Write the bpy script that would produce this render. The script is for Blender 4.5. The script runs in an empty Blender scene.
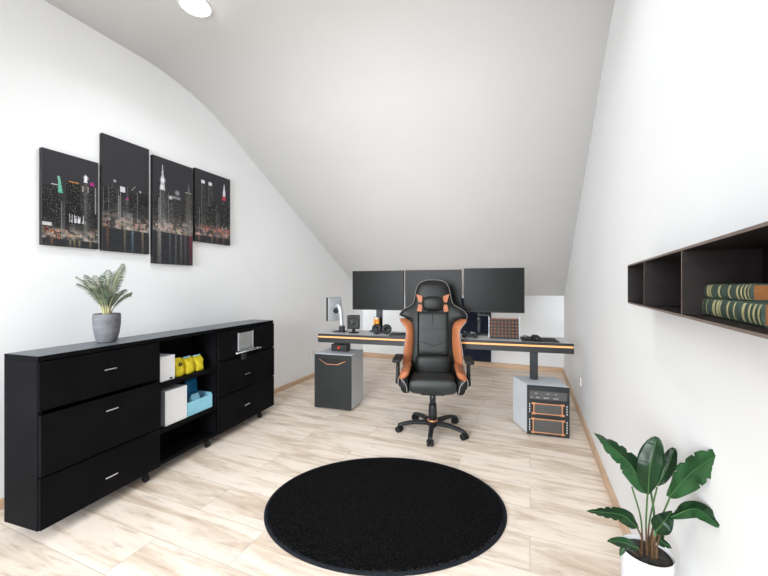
import bpy, bmesh, math, random
from mathutils import Vector, Matrix, noise
random.seed(7)
PI=math.pi
col=bpy.context.scene.collection
# ---------------------------------------------------------------- camera constants (used to turn measured bearings into places)
F=355.0; HY=286.0; H=1.25; S=.38035; CC=.92484
def W(px,py,fw):
    x=(px-384)/F*fw
    return Vector((CC*x-S*fw, S*x+CC*fw, H-(py-HY)*fw/F))
def world(x,fw): return (CC*x-S*fw, S*x+CC*fw)

# ---------------------------------------------------------------- materials
def mat(name,color,rough=.5,metal=0,var=0,scale=8,bump=0,bscale=60,spec=.5,emit=None,es=0,coat=0,alpha=1,stretch=(1,1,1),trans=0):
    m=bpy.data.materials.new(name); m.use_nodes=True
    nt=m.node_tree; b=nt.nodes['Principled BSDF']
    b.inputs['Base Color'].default_value=(*color,1); b.inputs['Roughness'].default_value=rough
    b.inputs['Metallic'].default_value=metal; b.inputs['Specular IOR Level'].default_value=spec*.5
    b.inputs['Coat Weight'].default_value=coat; b.inputs['Transmission Weight'].default_value=trans
    if emit: b.inputs['Emission Color'].default_value=(*emit,1); b.inputs['Emission Strength'].default_value=es
    tc=nt.nodes.new('ShaderNodeTexCoord'); mp=nt.nodes.new('ShaderNodeMapping'); mp.inputs['Scale'].default_value=stretch
    nt.links.new(tc.outputs['Object'],mp.inputs['Vector'])
    if var:
        n=nt.nodes.new('ShaderNodeTexNoise'); n.inputs['Scale'].default_value=scale; n.inputs['Detail'].default_value=5
        r=nt.nodes.new('ShaderNodeValToRGB')
        r.color_ramp.elements[0].position=.3; r.color_ramp.elements[1].position=.7
        r.color_ramp.elements[0].color=(*[max(0,c*(1-var)) for c in color],1)
        r.color_ramp.elements[1].color=(*[min(1,c*(1+var)) for c in color],1)
        nt.links.new(mp.outputs[0],n.inputs['Vector']); nt.links.new(n.outputs['Fac'],r.inputs['Fac']); nt.links.new(r.outputs['Color'],b.inputs['Base Color'])
    if bump:
        n2=nt.nodes.new('ShaderNodeTexNoise'); n2.inputs['Scale'].default_value=bscale; n2.inputs['Detail'].default_value=4
        bp=nt.nodes.new('ShaderNodeBump'); bp.inputs['Strength'].default_value=bump; bp.inputs['Distance'].default_value=.01
        nt.links.new(mp.outputs[0],n2.inputs['Vector']); nt.links.new(n2.outputs['Fac'],bp.inputs['Height']); nt.links.new(bp.outputs['Normal'],b.inputs['Normal'])
    return m
M={}
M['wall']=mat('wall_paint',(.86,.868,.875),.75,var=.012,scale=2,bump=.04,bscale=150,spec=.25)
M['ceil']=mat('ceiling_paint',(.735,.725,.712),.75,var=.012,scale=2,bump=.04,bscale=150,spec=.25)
M['black']=mat('black_lacquer',(.0065,.0065,.0075),.5,var=.25,scale=5,spec=.05)
M['cabtop']=mat('sideboard_top',(.13,.145,.165),.35,var=.08,scale=6,spec=.4)  # grey top; its bluish tone is reflected light put into the colour
M['chrome']=mat('chrome',(.82,.83,.84),.18,metal=1,var=.03)
M['rubber']=mat('black_rubber',(.012,.012,.013),.6,var=.2,scale=20)
M['steel']=mat('brushed_steel',(.42,.45,.45),.45,metal=.5,var=.08,scale=20,stretch=(1,8,1))
M['paper']=mat('white_card',(.83,.85,.87),.55,var=.02,scale=8)
M['paperside']=mat('grey_card',(.32,.33,.38),.6,var=.05)
M['yellow']=mat('yellow_wrap',(.80,.66,.03),.35,var=.15,scale=20,bump=.3,bscale=30)
M['lightblue']=mat('light_blue_plastic',(.30,.66,.83),.4,var=.06,scale=10)
M['deepblue']=mat('blue_wrap',(.01,.13,.30),.35,var=.35,scale=25,bump=.5,bscale=30)
M['pot_grey']=mat('grey_stone_pot',(.15,.152,.162),.65,var=.25,scale=14,bump=.25,bscale=50,stretch=(1,1,2.5))
M['pot_white']=mat('white_ceramic',(.66,.66,.665),.5,var=.03,scale=10)
M['soil']=mat('soil',(.045,.040,.036),.95,var=.6,scale=60,bump=.8,bscale=80)
M['palm']=mat('palm_leaf',(.085,.115,.075),.5,var=.4,scale=40,spec=.4)
M['palmpale']=mat('palm_leaf_pale',(.24,.27,.21),.5,var=.3,scale=40,spec=.4)
M['palmstem']=mat('palm_stem',(.42,.40,.22),.5,var=.2,scale=30)
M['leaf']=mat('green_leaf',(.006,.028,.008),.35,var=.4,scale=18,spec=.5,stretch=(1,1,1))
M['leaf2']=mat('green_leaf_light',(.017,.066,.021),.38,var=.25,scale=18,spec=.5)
M['rib']=mat('leaf_rib',(.05,.13,.04),.45,var=.15,scale=20)
M['stem']=mat('plant_stem',(.05,.11,.03),.45,var=.3,scale=25)
M['stembase']=mat('plant_stem_base',(.09,.05,.025),.6,var=.4,scale=40)
M['leather']=mat('black_leather',(.0085,.0095,.0085),.42,var=.15,scale=30,bump=.15,bscale=220,spec=.5)
M['leather_grey']=mat('dark_grey_leather',(.024,.026,.0245),.45,var=.12,scale=30,bump=.15,bscale=220,spec=.5)
M['fabric']=mat('black_mesh_fabric',(.006,.006,.006),.8,var=.3,scale=120)
M['copper']=mat('copper_leather',(.36,.125,.052),.40,var=.12,scale=14,bump=.1,bscale=150,spec=.55)
M['piping']=mat('pale_piping',(.30,.28,.26),.5,var=.05)
M['plastic']=mat('black_plastic',(.016,.017,.018),.42,var=.15,scale=25,spec=.5)
M['metalblack']=mat('dark_metal',(.03,.033,.036),.35,metal=.4,var=.15,scale=15)
M['desk']=mat('desk_dark',(.022,.022,.024),.4,var=.15,scale=8,spec=.5)
M['desktop']=mat('desk_top',(.5,.505,.52),.35,var=.06,scale=8,spec=.8)  # dark grey top, with its pale reflection painted in as base colour
M['led']=mat('led_orange',(.6,.3,.12),.5,emit=(1,.44,.16),es=.85)
M['screen']=mat('screen_glass',(.013,.013,.0125),.28,var=.1,scale=2,spec=.12)
M['bezel']=mat('bezel_black',(.01,.01,.01),.45,var=.1)
M['grey']=mat('light_grey_panel',(.52,.55,.58),.42,metal=.0,var=.05,scale=6)
M['front']=mat('charcoal_front',(.014,.015,.0148),.5,var=.12,scale=10)
M['copperm']=mat('copper_metal',(.62,.29,.15),.3,metal=.6,var=.08,scale=20)
M['copperkey']=mat('copper_key',(.30,.12,.06),.4,metal=.5,var=.15,scale=30)
M['panelgrey']=mat('grey_insert',(.07,.068,.065),.5,var=.1,scale=20)
M['navy']=mat('navy_panel',(.002,.005,.022),.6,var=.2,scale=10)
M['silver']=mat('silver_plastic',(.52,.54,.56),.3,metal=.5,var=.06,scale=10)
M['orange']=mat('orange_label',(.72,.28,.04),.4,var=.15,scale=60)
M['red']=mat('red_mark',(.6,.04,.02),.4,emit=(.8,.08,.03),es=.5)
M['dots']=mat('grey_marks',(.45,.45,.45),.4)
M['white']=mat('white_plastic',(.8,.8,.8),.4,var=.02)
M['shelf']=mat('dark_brown_veneer',(.009,.0052,.0048),.6,var=.35,scale=6,stretch=(6,1,6))
M['shelfedge']=mat('taupe_edge',(.19,.145,.125),.5,var=.12,scale=12)
M['bookgreen']=mat('green_book_cloth',(.045,.075,.058),.55,var=.35,scale=60)
M['gold']=mat('gold_stamp',(.46,.43,.22),.5,metal=.1,var=.25,scale=90)
M['pages']=mat('book_pages',(.26,.10,.03),.6,var=.2,scale=60,stretch=(1,1,14))
M['bulb']=mat('lamp_diffuser',(1,1,1),.5,emit=(1,.99,.97),es=12)
M['basew']=mat('oak_baseboard',(.60,.42,.28),.45,var=.15,scale=5,stretch=(1,1,8))
M['rug']=mat('black_rug_pile',(.0042,.0042,.0045),.95,var=.7,scale=90,spec=.15)
M['rugedge']=mat('rug_binding',(.011,.013,.017),.9,var=.3,scale=60,spec=.2)
# floor: pale washed oak boards running across the room
def floor_mat():
    m=bpy.data.materials.new('pale_oak_floor'); m.use_nodes=True; nt=m.node_tree; N=nt.nodes.new; L=nt.links.new
    b=nt.nodes['Principled BSDF']; b.inputs['Specular IOR Level'].default_value=.4
    tc=N('ShaderNodeTexCoord')
    br=N('ShaderNodeTexBrick'); br.offset=.37; br.inputs['Scale'].default_value=1; br.inputs['Mortar Size'].default_value=.0016
    br.inputs['Mortar Smooth'].default_value=.3
    br.inputs['Brick Width'].default_value=1.25; br.inputs['Row Height'].default_value=.24; br.inputs['Color1'].default_value=(.0,.0,.0,1); br.inputs['Color2'].default_value=(1,1,1,1); br.inputs['Mortar'].default_value=(.5,.5,.5,1)
    L(tc.outputs['Object'],br.inputs['Vector'])
    mp=N('ShaderNodeMapping'); mp.inputs['Scale'].default_value=(1.1,7.5,1); L(tc.outputs['Object'],mp.inputs['Vector'])
    ad=N('ShaderNodeVectorMath'); ad.operation='ADD'; sc=N('ShaderNodeVectorMath'); sc.operation='SCALE'; sc.inputs['Scale'].default_value=9.0
    L(br.outputs['Color'],sc.inputs[0]); L(mp.outputs[0],ad.inputs[0]); L(sc.outputs[0],ad.inputs[1])
    n1=N('ShaderNodeTexNoise'); n1.inputs['Scale'].default_value=1.5; n1.inputs['Detail'].default_value=8; n1.inputs['Roughness'].default_value=.62; n1.inputs['Distortion'].default_value=.6
    L(ad.outputs[0],n1.inputs['Vector'])
    r1=N('ShaderNodeValToRGB'); e=r1.color_ramp.elements
    e[0].position=.27; e[0].color=(.52,.40,.30,1); e[1].position=.70; e[1].color=(.90,.80,.705,1)
    x=e.new(.42); x.color=(.70,.575,.46,1); x=e.new(.53); x.color=(.85,.745,.64,1)
    L(n1.outputs['Fac'],r1.inputs['Fac'])
    # dark flecks
    mp2=N('ShaderNodeMapping'); mp2.inputs['Scale'].default_value=(4,24,1); L(tc.outputs['Object'],mp2.inputs['Vector'])
    n2=N('ShaderNodeTexNoise'); n2.inputs['Scale'].default_value=1.4; n2.inputs['Detail'].default_value=6; L(mp2.outputs[0],n2.inputs['Vector'])
    r2=N('ShaderNodeValToRGB'); r2.color_ramp.elements[0].position=.30; r2.color_ramp.elements[0].color=(.80,.78,.77,1); r2.color_ramp.elements[1].position=.43; r2.color_ramp.elements[1].color=(1,1,1,1)
    L(n2.outputs['Fac'],r2.inputs['Fac'])
    mx=N('ShaderNodeMix'); mx.data_type='RGBA'; mx.blend_type='MULTIPLY'; mx.inputs[0].default_value=1
    L(r1.outputs['Color'],mx.inputs[6]); L(r2.outputs['Color'],mx.inputs[7])
    # board to board tint
    bw=N('ShaderNodeMapRange'); bw.inputs[3].default_value=.955; bw.inputs[4].default_value=1.03; L(br.outputs['Color'],bw.inputs[0])
    mx2=N('ShaderNodeMix'); mx2.data_type='RGBA'; mx2.blend_type='MULTIPLY'; mx2.inputs[0].default_value=1
    L(mx.outputs[2],mx2.inputs[6]); L(bw.outputs[0],mx2.inputs[7])
    # joints
    mx3=N('ShaderNodeMix'); mx3.data_type='RGBA'; L(br.outputs['Fac'],mx3.inputs[0]); L(mx2.outputs[2],mx3.inputs[6]); mx3.inputs[7].default_value=(.48,.40,.32,1)
    L(mx3.outputs[2],b.inputs['Base Color'])
    rr=N('ShaderNodeMapRange'); rr.inputs[3].default_value=.42; rr.inputs[4].default_value=.6; L(n1.outputs['Fac'],rr.inputs[0]); L(rr.outputs[0],b.inputs['Roughness'])
    return m
M['floor']=floor_mat()
def print_mat():
    m=bpy.data.materials.new('canvas_print'); m.use_nodes=True; nt=m.node_tree
    b=nt.nodes['Principled BSDF']; a=nt.nodes.new('ShaderNodeVertexColor'); a.layer_name='ink'
    nt.links.new(a.outputs['Color'],b.inputs['Base Color']); b.inputs['Roughness'].default_value=.55; b.inputs['Specular IOR Level'].default_value=.25
    return m
M['print']=print_mat()

# ---------------------------------------------------------------- mesh helpers
def obj(name,bm,m,parent=None,smooth=False,loc=None):
    me=bpy.data.meshes.new(name); bmesh.ops.recalc_face_normals(bm,faces=bm.faces[:]); bm.to_mesh(me); bm.free()
    for x in (m if isinstance(m,(list,tuple)) else [m]): me.materials.append(M[x] if isinstance(x,str) else x)
    if smooth:
        for p in me.polygons: p.use_smooth=True
    o=bpy.data.objects.new(name,me); col.objects.link(o)
    if parent: o.parent=parent
    if loc: o.location=loc
    return o
def thing(name,label,cat,loc=(0,0,0),rz=0,group=None):
    o=bpy.data.objects.new(name,None); col.objects.link(o); o.location=loc; o.rotation_euler=(0,0,rz)
    o.empty_display_size=.1
    o['label']=label; o['category']=cat
    if group: o['group']=group
    return o
def tag(o,label,cat,group=None):
    o['label']=label; o['category']=cat
    if group: o['group']=group
    return o
def struct(name,bm,m,smooth=False,parent=None):
    o=obj(name,bm,m,parent,smooth)
    if parent is None: o['kind']='structure'
    return o
def new(): return bmesh.new()
def box(bm,x0,x1,y0,y1,z0,z1,bev=0,seg=2,mi=0,mtx=None):
    r=bmesh.ops.create_cube(bm,size=1); vs=r['verts']
    for v in vs: v.co=Vector((x0+(v.co.x+.5)*(x1-x0), y0+(v.co.y+.5)*(y1-y0), z0+(v.co.z+.5)*(z1-z0)))
    fs=set(f for v in vs for f in v.link_faces)
    if bev:
        es=list(set(e for v in vs for e in v.link_edges))
        rr=bmesh.ops.bevel(bm,geom=es,offset=bev,segments=seg,profile=.5,affect='EDGES')
        vs=list(set([v for f in rr['faces'] for v in f.verts]+[v for v in vs if v.is_valid]))
        fs=set(f for v in vs for f in v.link_faces)
    for f in fs: f.material_index=mi
    if mtx is not None:
        for v in set(v for f in fs for v in f.verts): v.co=mtx@v.co
    return list(fs)
def cyl(bm,p0,p1,r0,r1=None,n=20,cap=True,mi=0):
    if r1 is None: r1=r0
    p0=Vector(p0);p1=Vector(p1);d=(p1-p0).normalized()
    u=d.orthogonal().normalized(); w=d.cross(u)
    a=[bm.verts.new(p0+(u*math.cos(2*PI*i/n)+w*math.sin(2*PI*i/n))*r0) for i in range(n)]
    b=[bm.verts.new(p1+(u*math.cos(2*PI*i/n)+w*math.sin(2*PI*i/n))*r1) for i in range(n)]
    for i in range(n):
        f=bm.faces.new((a[i],a[(i+1)%n],b[(i+1)%n],b[i])); f.material_index=mi; f.smooth=True
    if cap:
        f=bm.faces.new(a[::-1]); f.material_index=mi; f=bm.faces.new(b); f.material_index=mi
def loft(bm,rings,cap=True,mi=0,closed=True):
    R=[[bm.verts.new(p) for p in ring] for ring in rings]; n=len(R[0])
    for i in range(len(R)-1):
        for j in range(n if closed else n-1):
            f=bm.faces.new((R[i][j],R[i][(j+1)%n],R[i+1][(j+1)%n],R[i+1][j])); f.material_index=mi; f.smooth=True
    if cap and closed:
        f=bm.faces.new(R[0][::-1]); f.material_index=mi; f=bm.faces.new(R[-1]); f.material_index=mi
    return R
def tube(bm,path,r,n=10,mi=0,cap=True):
    path=[Vector(p) for p in path]; rings=[]; up=None
    for i,p in enumerate(path):
        t=(path[min(i+1,len(path)-1)]-path[max(i-1,0)]).normalized()
        if up is None: up=t.orthogonal().normalized()
        up=(up-t*up.dot(t)).normalized(); w=t.cross(up)
        rr=r[i] if isinstance(r,(list,tuple)) else r
        rings.append([p+(up*math.cos(2*PI*k/n)+w*math.sin(2*PI*k/n))*rr for k in range(n)])
    loft(bm,rings,cap,mi)
def lathe(bm,prof,n=40,c=(0,0,0),mi=0,axis='z',cap=False):
    rings=[]
    for r,z in prof:
        ring=[]
        for k in range(n):
            a=2*PI*k/n
            if axis=='z': ring.append(Vector((c[0]+r*math.cos(a),c[1]+r*math.sin(a),c[2]+z)))
            elif axis=='y': ring.append(Vector((c[0]+r*math.cos(a),c[1]+z,c[2]+r*math.sin(a))))
            else: ring.append(Vector((c[0]+z,c[1]+r*math.cos(a),c[2]+r*math.sin(a))))
        rings.append(ring)
    loft(bm,rings,cap,mi)
def prism(bm,pts,z0,z1,mi=0,bev=0):
    a=[bm.verts.new((p[0],p[1],z0)) for p in pts]; b=[bm.verts.new((p[0],p[1],z1)) for p in pts]; n=len(pts); fs=[]
    for i in range(n): fs.append(bm.faces.new((a[i],a[(i+1)%n],b[(i+1)%n],b[i])))
    fs.append(bm.faces.new(a[::-1])); fs.append(bm.faces.new(b))
    for f in fs: f.material_index=mi
    if bev:
        es=list(set(e for f in fs for e in f.edges)); bmesh.ops.bevel(bm,geom=es,offset=bev,segments=2,profile=.5,affect='EDGES')
def sup(a,n):   # superellipse unit
    c=math.cos(a); s=math.sin(a)
    return (math.copysign(abs(c)**(2/n),c), math.copysign(abs(s)**(2/n),s))
def interp(tab,x):
    if x<=tab[0][0]: return tab[0][1]
    for (a,b),(c,d) in zip(tab,tab[1:]):
        if x<=c: 
            t=(x-a)/(c-a); return b+(d-b)*t
    return tab[-1][1]
def smoothcurve(pts,n):
    # Catmull-Rom through pts
    P=[Vector(p) for p in pts]; P=[P[0]*2-P[1]]+P+[P[-1]*2-P[-2]]; out=[]
    segs=len(P)-3
    for i in range(segs):
        for k in range(n):
            t=k/n; a,b,c,d=P[i:i+4]
            out.append(.5*((2*b)+(c-a)*t+(2*a-5*b+4*c-d)*t*t+(-a+3*b-3*c+d)*t**3))
    out.append(P[-2]); return out
def cushion(bm,c,w,d,h,n=3.2,mi=0,nu=28,nv=14,m=None):
    # rounded pillow: superellipsoid, w along x, d along y, h along z
    rings=[]
    for i in range(nv+1):
        ph=-PI/2+PI*i/nv; cz,sz=sup(ph,n); cz=max(cz,.002)
        ring=[]
        for k in range(nu):
            cx,cy=sup(2*PI*k/nu,n)
            p=Vector((cx*cz*w/2,cy*cz*d/2,sz*h/2))
            if m is not None: p=m@p
            ring.append(p+Vector(c))
        rings.append(ring)
    loft(bm,rings,True,mi)

# ================================================================ THE ROOM
XL,XR,YB,YF=-2.75,.45,5.70,-3.4; KZ=1.107; CZ=3.0; YC=2.24; T=.12
bm=new(); box(bm,XL-T,XR+T,YF-T,YB+T,-.12,0); struct('floor',bm,'floor')
# slope profile with rounded crease
sl=(CZ-KZ)/(YB-YC)
prof=[(YF,CZ)]
def sz(y): return KZ+(YB-y)*sl
p0=Vector((YC-.45,CZ)); p1=Vector((YC,CZ)); p2=Vector((YC+.45,sz(YC+.45)))
for k in range(13):
    t=k/12; q=p0*(1-t)**2+p1*2*t*(1-t)+p2*t*t; prof.append((q.x,q.y))
prof.append((YB,KZ))
def wallprism(x0,x1):
    bm=new(); pts=[(YF-T,0)]+[(YF-T,CZ+.0)]+prof[1:]+[(YB+T,KZ-T*sl),(YB+T,0)]
    a=[bm.verts.new((x0,p[0],p[1])) for p in pts]; b=[bm.verts.new((x1,p[0],p[1])) for p in pts]; n=len(pts)
    for i in range(n): bm.faces.new((a[i],a[(i+1)%n],b[(i+1)%n],b[i]))
    bm.faces.new(a[::-1]); bm.faces.new(b); return bm
struct('wall_left',wallprism(XL-T,XL),'wall')
struct('wall_right',wallprism(XR,XR+T),'wall')
bm=new(); box(bm,XL,XR,YB,YB+T,0,KZ)
for v in bm.verts:
    if v.co.z>.5 and v.co.y>YB+.01: v.co.z=KZ-T*sl
struct('wall_back',bm,'wall')
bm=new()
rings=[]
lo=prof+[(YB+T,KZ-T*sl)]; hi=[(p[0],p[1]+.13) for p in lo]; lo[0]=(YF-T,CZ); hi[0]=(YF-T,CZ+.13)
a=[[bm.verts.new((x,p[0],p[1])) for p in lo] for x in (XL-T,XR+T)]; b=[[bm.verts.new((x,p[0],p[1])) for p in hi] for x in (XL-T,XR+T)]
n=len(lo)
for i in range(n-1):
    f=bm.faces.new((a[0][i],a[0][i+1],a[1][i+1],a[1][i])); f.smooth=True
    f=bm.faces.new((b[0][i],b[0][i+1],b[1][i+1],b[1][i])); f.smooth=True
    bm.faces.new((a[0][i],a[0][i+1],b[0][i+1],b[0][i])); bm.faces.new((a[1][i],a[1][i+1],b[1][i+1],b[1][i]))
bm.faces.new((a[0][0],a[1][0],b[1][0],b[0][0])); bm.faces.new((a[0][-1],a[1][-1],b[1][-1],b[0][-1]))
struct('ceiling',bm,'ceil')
# wall behind the camera with a wide window opening
wx0,wx1,wz0,wz1=-2.45,.15,.35,2.75
bm=new(); box(bm,XL,wx0,YF-T,YF,0,CZ); box(bm,wx1,XR,YF-T,YF,0,CZ); box(bm,wx0,wx1,YF-T,YF,0,wz0); box(bm,wx0,wx1,YF-T,YF,wz1,CZ)
struct('wall_front',bm,'wall')
wr=bpy.data.objects.new('window_1',None); col.objects.link(wr); wr['kind']='structure'
bm=new()
for x in (wx0,(wx0+wx1)/2-.03,wx1-.06): box(bm,x,x+.06,YF-.09,YF-.03,wz0,wz1)
box(bm,wx0+.06,wx1-.06,YF-.09,YF-.03,wz0,wz0+.06); box(bm,wx0+.06,wx1-.06,YF-.09,YF-.03,wz1-.06,wz1)
o=obj('window_frame',bm,'white',wr)
bm=new(); box(bm,wx0+.06,(wx0+wx1)/2-.03,YF-.065,YF-.06,wz0+.06,wz1-.06); box(bm,(wx0+wx1)/2+.03,wx1-.06,YF-.065,YF-.06,wz0+.06,wz1-.06)
M['glass']=mat('window_glass',(.95,.97,.98),.02,trans=1); obj('pane',bm,'glass',wr)
# baseboards
BH=.055
bm=new(); box(bm,XL,XL+.016,YF,YB,0,BH,.003,1); struct('baseboard_left',bm,'basew')
bm=new(); box(bm,XR-.018,XR,YF,YB,0,BH+.005,.003,1); struct('baseboard_right',bm,'basew')
bm=new(); box(bm,XL+.016,XR-.018,YB-.018,YB,0,.075,.003,1); struct('baseboard_back',bm,'basew')

# ================================================================ recessed ceiling light
LAMPS=((-1.93,1.60),(-.35,1.60),(-1.93,-.6),(-.35,-.6))
cl=thing('ceiling_light','round bright recessed ceiling light, the only one in view at the top left','ceiling light',(-1.93,1.60,CZ))
bm=new(); lathe(bm,[(.084,-.001),(.096,-.001),(.098,-.004),(.095,-.008),(.087,-.008),(.084,-.005),(.084,-.001)],40); obj('trim_ring',bm,'white',cl,True)
bm=new(); lathe(bm,[(.0005,-.009),(.05,-.009),(.080,-.0085),(.083,-.004),(.0005,-.004)],40); obj('diffuser',bm,'bulb',cl,True)

# ================================================================ SIDEBOARD
ang=math.atan2(.996,-.09)
sb=thing('sideboard','long black sideboard on small castors with drawers and open middle shelves against left wall','sideboard',(-2.195,.946,0),ang)
Lg,Dp=1.911,.25; zb,zt=.065,.91
s1,s2=.650,1.160
bm=new(); box(bm,0,.02,0.0,Dp,zb,zt-.025,.001,1); obj('side_panel',bm,'black',sb)
bm=new(); box(bm,Lg-.02,Lg,0.0,Dp,zb,zt-.025,.001,1); obj('side_panel',bm,'black',sb)
bm=new(); box(bm,s1-.01,s1+.01,.004,Dp-.01,zb+.02,zt-.025); obj('divider',bm,'black',sb)
bm=new(); box(bm,s2-.01,s2+.01,.004,Dp-.01,zb+.02,zt-.025); obj('divider',bm,'black',sb)
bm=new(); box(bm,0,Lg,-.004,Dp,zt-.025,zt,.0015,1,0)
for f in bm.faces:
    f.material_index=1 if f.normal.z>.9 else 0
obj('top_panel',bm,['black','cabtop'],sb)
bm=new(); box(bm,.02,Lg-.02,.002,Dp,zb,zb+.02); obj('bottom_panel',bm,'black',sb)
bm=new(); box(bm,.02,Lg-.02,Dp-.01,Dp,zb+.02,zt-.025); obj('back_panel',bm,'black',sb)
for z in (.605,.300):
    bm=new(); box(bm,s1+.01,s2-.01,.003,Dp-.01,z-.03,z,.001,1); obj('shelf',bm,'black',sb)
def handle(parent,x,z):
    bm=new(); box(bm,x-.034,x+.034,-.024,-.019,z-.0035,z+.0035,.0015,1); box(bm,x-.028,x-.024,-.019,-.010,z-.002,z+.002); box(bm,x+.024,x+.028,-.019,-.010,z-.002,z+.002)
    return obj('handle',bm,'chrome',parent)
def drawer(x0,x1,z0,z1,yo,hx,hz):
    bm=new(); box(bm,x0,x1,-.014-yo,.0,z0,z1,.0012,1)
    box(bm,x0+.02,x1-.02,0,.22,z0+.03,z1-.03)
    d=obj('drawer',bm,'black',sb)
    if hz: h=handle(d,hx,hz); h.location.y=-yo+.001
    return d
drawer(.003,s1-.003,.642,.880,-.006,.334,.776)
drawer(.003,s1-.003,.326,.622,.006,.334,.547)
drawer(.003,s1-.003,.068,.318,.002,.334,.168)
d=drawer(s2+.003,Lg-.003,.650,.880,0,1.5,None)
drawer(s2+.003,Lg-.003,.366,.640,.002,1.50,.475)
drawer(s2+.003,Lg-.003,.068,.356,.000,1.50,.205)
# chrome rail with frosted grey plate on the top right drawer
bm=new(); cyl(bm,(1.30,-.075,.692),(1.61,-.075,.692),.0055,n=12)
cyl(bm,(1.315,-.075,.692),(1.315,-.014,.700),.004,n=8); cyl(bm,(1.595,-.075,.692),(1.595,-.014,.700),.004,n=8)
cushion(bm,(1.30,-.075,.692),.018,.018,.018,2); cushion(bm,(1.61,-.075,.692),.014,.014,.014,2)
rl=obj('rail',bm,'chrome',d,True)
bm=new(); box(bm,1.39,1.56,-.028,-.022,.706,.846,.002,1); box(bm,1.375,1.39,-.030,-.020,.701,.850,.002,1,1); box(bm,1.56,1.572,-.030,-.020,.701,.850,.002,1,1)
box(bm,1.375,1.572,-.050,-.014,.696,.7005,.001,1,1)
pl=obj('plate',bm,['steel','silver'],d); pl['label']='frosted grey plate'
bm=new(); box(bm,1.40,1.44,-.060,-.030,.618,.686,.006,2); obj('bracket',bm,'rubber',d)
def caster(x,y):
    bm=new(); cyl(bm,(x-.011,y,.021),(x+.011,y,.021),.021,n=20); box(bm,x-.017,x+.017,y-.004,y+.024,.034,.065,.004,2); 
    return obj('castor',bm,'rubber',sb,False)
for x in (.575,1.085,1.73): caster(x,.022)
for x in (.10,.95,1.80): caster(x,.205)
def sbp(x,y,z=0):  # sideboard frame to world
    return (-2.195-.09*x-.996*y, .946+.996*x-.09*y, z)
def sthing(name,label,cat,x,y,z,group=None):
    return thing(name,label,cat,sbp(x,y,z),ang,group)
# contents of the open shelves
t=sthing('storage_box','small white upright box on the upper open shelf of the sideboard','box',.672,.02,.6065)
bm=new(); box(bm,.005,.120,0,.16,0,.168,.002,1); 
for f in bm.faces:
    f.material_index=0 if f.normal.y<-.5 or f.normal.z>.9 else 1
obj('body',bm,['paper','paperside'],t)
bm=new(); box(bm,.075,.095,-.006,-.0005,.006,.018,.002,1); obj('clasp',bm,'plastic',t)
# yellow packs: soft printed packets
yl=['yellow packet with dark round mark beside the white box','crumpled yellow packet in the middle of the three yellow packets','yellow packet at the right end of the upper open shelf']
for i,(x0,x1,h) in enumerate(((.812,.900,.120),(.904,.99,.116),(.994,1.080,.112))):
    t=sthing('yellow_packet',yl[i],'packet',(x0+x1)/2,.085,.6065,'yellow packets on the open shelf')
    bm=new(); w=(x1-x0)/2-.002
    rings=[]
    for k in range(9):
        v=k/8; th=.045*(1-v**5)+.004; ww=w*(.95+.07*math.cos(v*6+i))
        ring=[]
        for q in range(24):
            a,b_=sup(2*PI*q/24,3.5); ring.append(Vector((a*ww,b_*th+.004*math.sin(9*v+i+q),h*v)))
        rings.append(ring)
    loft(bm,rings); obj('wrapper',bm,'yellow',t,True)
    if i==0:
        bm=new(); lathe(bm,[(.006,0),(.0145,0),(.0145,-.002),(.006,-.002),(.006,0)],20,(-.006,-.049,.084),axis='y'); obj('round_mark',bm,'bezel',t)
    bm=new(); box(bm,-w*.8,w*.8,-.010,-.004,h-.012,h+.006,.002,1); obj('top_seal',bm,'lightblue' if i else 'yellow',t)
t=sthing('file_box','large plain white file box on the middle open shelf','box',.708,.012,.3015)
bm=new(); box(bm,0,.178,0,.2,0,.235,.002,1)
for f in bm.faces: f.material_index=0 if f.normal.y<-.5 or f.normal.z>.9 else 1
obj('body',bm,['paper','paperside'],t)
t=sthing('storage_tray','light blue open storage tray beside the large white file box','tray',.890,.016,.3015)
bm=new(); w=.240
prism(bm,[(0,0),(w,0),(w,.008),(0,.008)],0,.10); prism(bm,[(0,.0081),(.008,.0081),(.008,.22),(0,.22)],0,.115); prism(bm,[(w-.008,.0081),(w,.0081),(w,.22),(w-.008,.22)],0,.115); prism(bm,[(.0081,.212),(w-.0081,.212),(w-.0081,.22),(.0081,.22)],0,.14); prism(bm,[(.0081,.0081),(w-.0081,.0081),(w-.0081,.2119),(.0081,.2119)],0,.006)
obj('body',bm,'lightblue',t)
bl=['dark blue wrapped bundle standing tall in the light blue tray','small pale blue packet at the front of the light blue tray','small dark blue packet at the right in the light blue tray']
for i,(x,y,wd,h,m) in enumerate(((1.045,.155,.125,.225,'deepblue'),(1.00,.070,.085,.125,'lightblue'))):
    t=sthing('blue_packet',bl[i],'packet',x,y,.3085,'blue packets in the tray')
    bm=new(); rings=[]
    for k in range(8):
        v=k/7; th=.032*(1-v**3)+.003; ww=wd/2*(1-.15*v*v)
        rings.append([Vector((sup(2*PI*q/20,3)[0]*ww+.012*v,sup(2*PI*q/20,3)[1]*th+.003*math.sin(7*v+q+i),h*v)) for q in range(20)])
    loft(bm,rings); obj('wrapper',bm,m,t,True)
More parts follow.
